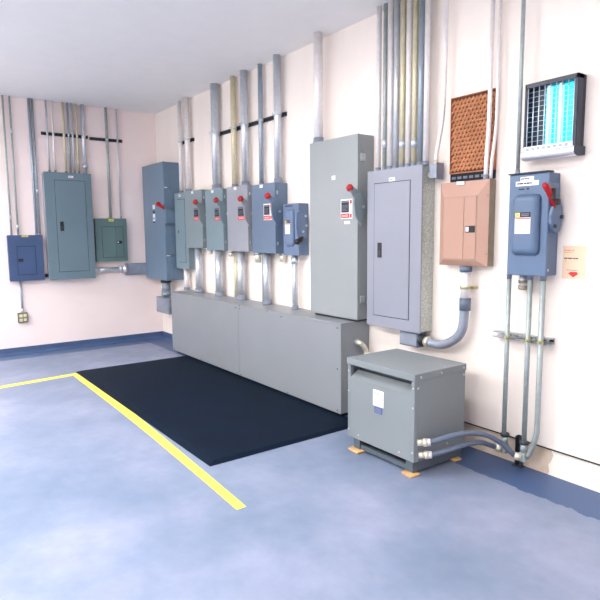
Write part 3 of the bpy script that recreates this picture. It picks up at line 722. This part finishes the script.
# ------------------------------------------------------------------ transformer
t = thing('transformer', 'grey floor transformer with slotted front standing on tan shims', 'transformer', (5.6, -.51, 0))
X0, X1, Y0, Y1 = 5.272, 5.928, .235, .745      # u range, d range
zb, zl, zt = .104, .648, .697
MB('B').box(X0-.006, X1+.006, Y0-.004, Y1+.006, zl, zt, .004).build('lid', M['xf'], t)
MB('B').box(X0, X0+.006, Y0, Y1-.034, zb, zl, .001).build('side_panel', M['xf'], t)
MB('B').box(X1-.006, X1, Y0, Y1-.034, zb, zl, .001).build('side_panel', M['xf'], t)
MB('B').box(X0+.005, X1-.005, Y0, Y0+.006, zb, zl, .001).build('back_panel', M['xf'], t)
MB('B').box(X0, X0+.03, Y1-.035, Y1, zb, zl, .003).build('corner_post', M['xf'], t)
MB('B').box(X1-.03, X1, Y1-.035, Y1, zb, zl, .003).build('corner_post', M['xf'], t)
MB('B').box(X0+.028, X1-.028, Y1-.006, Y1, zb, .556, .002).build('front_panel', M['xf'], t)
MB('B').hull([(X0+.028, Y1-.002, .548), (X1-.028, Y1-.002, .548), (X1-.028, Y1-.002, .556), (X0+.028, Y1-.002, .556)],
             [(X0+.028, Y1-.075, .592), (X1-.028, Y1-.075, .592), (X1-.028, Y1-.075, .60), (X0+.028, Y1-.075, .60)]).build('louvre_sill', M['xf'], t)
MB('B').box(X0+.02, X1-.02, Y1-.13, Y1-.10, .5, zl, 0).build('vent_baffle', M['xfd'], t, 'dark baffle in the vent slot')
MB('B').box(X0+.004, X1-.004, Y0+.004, Y1-.008, zb, zb+.006, 0).build('bottom_pan', M['dark'], t)
for uu in (X0+.035, X1-.10):
    MB('B').box(uu, uu+.065, Y0-.03, Y1-.03, .016, zb, .003).build('skid', M['xfd'], t, 'dark steel skid')
MB('B').box(X0+.098, X1-.098, Y1-.075, Y1-.04, .016, .05, .003).build('cross_rail', M['xfd'], t)
MB('B').box(X0+.098, X1-.098, Y0, Y0+.035, .016, .05, .003).build('cross_rail', M['xfd'], t)
screws('B', [(X0+.012, .60), (X0+.012, .45), (X0+.012, .16), (X1-.012, .60), (X1-.012, .47), (X1-.012, .17), (X0+.12, .14), (X1-.13, .14)], Y1, t, M['galv'], .007)
for dd, zz in ((Y1-.05, .672), (Y1-.25, .672), (Y0+.03, .672), (Y1-.03, .60), (Y0+.02, .62), (Y0+.18, .165)):
    e = X1+(.006 if zz > .65 else 0)
    MB('B').cyl((e-.001, dd, zz), (e+.005, dd, zz), .008, 10).build('side_bolt', M['galv'], t)
w = plate('B', 5.543, 5.646, .403, .518, Y1, M['white'], t, 'rating_label', .0015, label='white rating label')
writing('B', 'Acme', 5.552, Y1+.0012, .484, .02, M['blueink'], w, 'label_lettering', 'LEFT', .055)
print_lines('B', 5.553, 5.636, .413, .478, Y1+.0012, 9, M['grink'], w, fill=.35)
w = plate('B', 5.557, 5.636, .352, .398, Y1, M['navyst'], t, 'small_sticker', .0012, label='navy sticker below the rating label')
print_lines('B', 5.562, 5.63, .358, .392, Y1+.001, 3, M['grink'], w, fill=.4)
G = 'cardboard shims under the transformer'
for (a, b, c, e, lab) in ((5.275, 5.41, .665, .765, 'tan cardboard shim under the front left foot of the transformer'),
                          (5.815, 5.925, .665, .765, 'tan cardboard shim under the front right foot of the transformer'),
                          (5.81, 5.925, .235, .32, 'tan cardboard shim under the rear right foot of the transformer')):
    o = MB('B').hull([(a, c, .0005), (b, c+.01, .0005), (b-.006, e, .0005), (a+.012, e-.012, .0005)], [(a, c, .0155), (b, c+.01, .0155), (b-.006, e, .0155), (a+.012, e-.012, .0155)], .003).build('shim', M['card'])
    tag(o, lab, 'shim', G)

def flex(pts, label):
    t = thing('flexible_conduit', label, 'conduit', tuple(MB('B').T(pts[-1])), 'flexible conduits at the transformer')
    P = rnd(pts, .12, 8)
    MB('B').tube(P, .0175).build('hose', M['flex'], t)
    a = Vector(pts[0]); b = Vector(pts[1]); dd = (b-a).normalized()
    q = lambda k: tuple(a+dd*k)
    c = MB('B').tube([q(-.001), q(.04)], .021).build('connector_body', M['zinc'], t, 'bright zinc connector')
    MB('B').tube([q(.038), q(.062)], .029, 8).build('gland_nut', M['zinc'], t)
    MB('B').tube([q(.06), q(.085)], .024).build('collar', M['emtp'], t)
flex([(5.930, .715, .237), (5.995, .655, .246), (6.07, .55, .29), (6.12, .41, .293), (6.16, .28, .26), (6.205, .17, .18), (6.258, .125, .112)], 'upper grey flexible conduit leaving the transformer side to the wall')
flex([(5.930, .700, .150), (5.995, .64, .158), (6.07, .53, .196), (6.10, .42, .215), (6.12, .30, .205), (6.115, .18, .15), (6.111, .127, .126)], 'lower grey flexible conduit leaving the transformer side to the wall')

# ------------------------------------------------------------------ insect light trap
t = thing('insect_light_trap', 'silver wall insect trap with glowing cyan tubes at upper right', 'insect trap', (6.41, 0, 2.04))
u0, u1, d = 6.217, 6.562, .092
MB('B').box(u0, u1, .001, .03, 2.058, 2.52, .004).box(u0, u0+.016, .028, d, 2.058, 2.52, .003).box(u1-.02, u1, .028, d, 2.058, 2.52, .003).box(u0, u1, .028, d, 2.49, 2.52, .003).build('housing', M['zdark'], t)
MB('B').box(u0+.02, u0+.115, .03, .036, 2.11, 2.49, 0).build('dark_backing', M['zdark'], t)
MB('B').box(u0+.112, u1-.022, .03, .036, 2.11, 2.49, 0).build('glow_reflector', M['glow'], t, 'reflector painted with cyan tube glow')
for uu in (u0+.15, u0+.225):
    tb = MB('B').cyl((uu, .058, 2.125), (uu, .058, 2.475), .016, 16).build('lamp_tube', M['tube'], t, 'glowing cyan tube')
    MB('B').cyl((uu, .058, 2.105), (uu, .058, 2.127), .018, 16).cyl((uu, .058, 2.473), (uu, .058, 2.492), .018, 16).build('tube_cap', M['silver'], tb)
mb = MB('B')
for i in range(9):
    q = u0+.022+i*(u1-u0-.046)/8; mb.cyl((q, d-.004, 2.10), (q, d-.004, 2.495), .0032, 6)
for i in range(13):
    q = 2.135+i*.03; mb.cyl((u0+.012, d-.012, q), (u1-.018, d-.012, q), .0016, 6)
mb.build('grille', M['silver'], t)
MB('B').box(u0+.006, u1-.018, d-.012, d+.004, 2.10, 2.133, .002).build('lower_bezel', M['silver'], t)
mb = MB('B')
for i in range(8):
    q = u0+.024+i*.036; mb.box(q, q+.022, d+.0035, d+.005, 2.108, 2.125, 0)
mb.build('bezel_slots', M['fit'], t)
MB('B').prism_u([(.005, 2.055), (.07, 2.046), (.10, 2.048), (.118, 2.056), (.126, 2.070), (.126, 2.088), (.118, 2.102), (.005, 2.102)], u0+.006, u1+.008, .004, 2).build('catch_tray', M['silver'], t)
MB('B').prism_u([(.005, 2.053), (.07, 2.044), (.10, 2.046), (.12, 2.054), (.129, 2.070), (.129, 2.090), (.12, 2.105), (.005, 2.105)], u1+.008, u1+.014, .003, 2).build('tray_end_cap', M['zdark'], t)

# ------------------------------------------------------------------ paper sign
t = thing('wall_sign', 'cream paper notice with red arrow taped right of the disconnect', 'sign', (6.536, 0, 1.307))
MB('B').box(6.463, 6.611, .0005, .0022, 1.307, 1.512, 0).build('paper', M['cream'], t)
writing('B', 'Breaker 8', 6.473, .0021, 1.478, .0115, M['redp'], t, 'red_heading', 'LEFT', .062)
print_lines('B', 6.473, 6.535, 1.464, 1.473, .0022, 1, M['brass'], t, 'small_print', .4)
print_lines('B', 6.473, 6.596, 1.428, 1.440, .0022, 1, M['ink'], t, 'notice_line', .55)
print_lines('B', 6.482, 6.494, 1.411, 1.421, .0022, 1, M['taupe'], t, 'small_print', .5)
print_lines('B', 6.492, 6.568, 1.357, 1.366, .0022, 1, M['taupe'], t, 'small_print', .4)
MB('B').prism_d([(6.513, 1.351), (6.560, 1.351), (6.560, 1.343), (6.572, 1.343), (6.5365, 1.317), (6.500, 1.343), (6.513, 1.343)], .0020, .0028, 0).build('red_arrow', M['redp'], t, 'red arrow pointing down')

# ------------------------------------------------------------------ light
def area(name, loc, rot, sx, sy, w, col=(1, 1, 1)):
    l = bpy.data.lights.new(name, 'AREA'); l.shape = 'RECTANGLE'; l.size = sx; l.size_y = sy; l.energy = w; l.color = col
    o = bpy.data.objects.new(name, l); COL.objects.link(o); o.location = loc; o.rotation_euler = rot; return o
for x, y, e in ((4.9, -2.1, 34), (6.8, -2.1, 14)):
    area('ceiling_lamp', (x, y, H-.03), (0, 0, 0), 1.1, .3, e, (1, .985, .965))
for x, e in ((1.3, 56), (3.4, 52), (5.5, 44), (7.6, 32)):
    area('pendant_lamp', (x, -4.7, 3.12), (0, 0, 0), 1.2, .3, e, (1, .985, .965))
    area('added_ceiling_uplight', (x, -4.7, 3.16), (math.pi, 0, 0), 1.2, .3, 45, (1, .985, .965))  # unseen upward light, added to brighten the ceiling
w = bpy.data.worlds.new('room beyond'); SC.world = w; w.use_nodes = True
bg = w.node_tree.nodes['Background']; bg.inputs['Color'].default_value = (1, .985, .97, 1); bg.inputs['Strength'].default_value = 1.3

# ------------------------------------------------------------------ camera
yaw, pitch, roll, f, cx, cy = (0.941619, 0.11624, -0.008487, 567.629874, 8.374332, -3.43241)
fw = Vector((-math.sin(yaw)*math.cos(pitch), math.cos(yaw)*math.cos(pitch), -math.sin(pitch)))
r = Vector((math.cos(yaw), math.sin(yaw), 0)); u = r.cross(fw)
rr_ = r*math.cos(roll)+u*math.sin(roll); uu_ = -r*math.sin(roll)+u*math.cos(roll)
cam = bpy.data.cameras.new('camera'); co = bpy.data.objects.new('camera', cam); COL.objects.link(co)
m3 = Matrix((rr_, uu_, -fw)).transposed()
co.matrix_world = Matrix.Translation((cx, cy, 1.6)) @ m3.to_4x4()
cam.sensor_fit = 'HORIZONTAL'; cam.sensor_width = 36; cam.lens = f/600*36; cam.clip_start = .05
SC.camera = co
SC.view_settings.view_transform = 'Standard'; SC.view_settings.look = 'None'
SC.view_settings.exposure = 0.56; SC.view_settings.gamma = 1
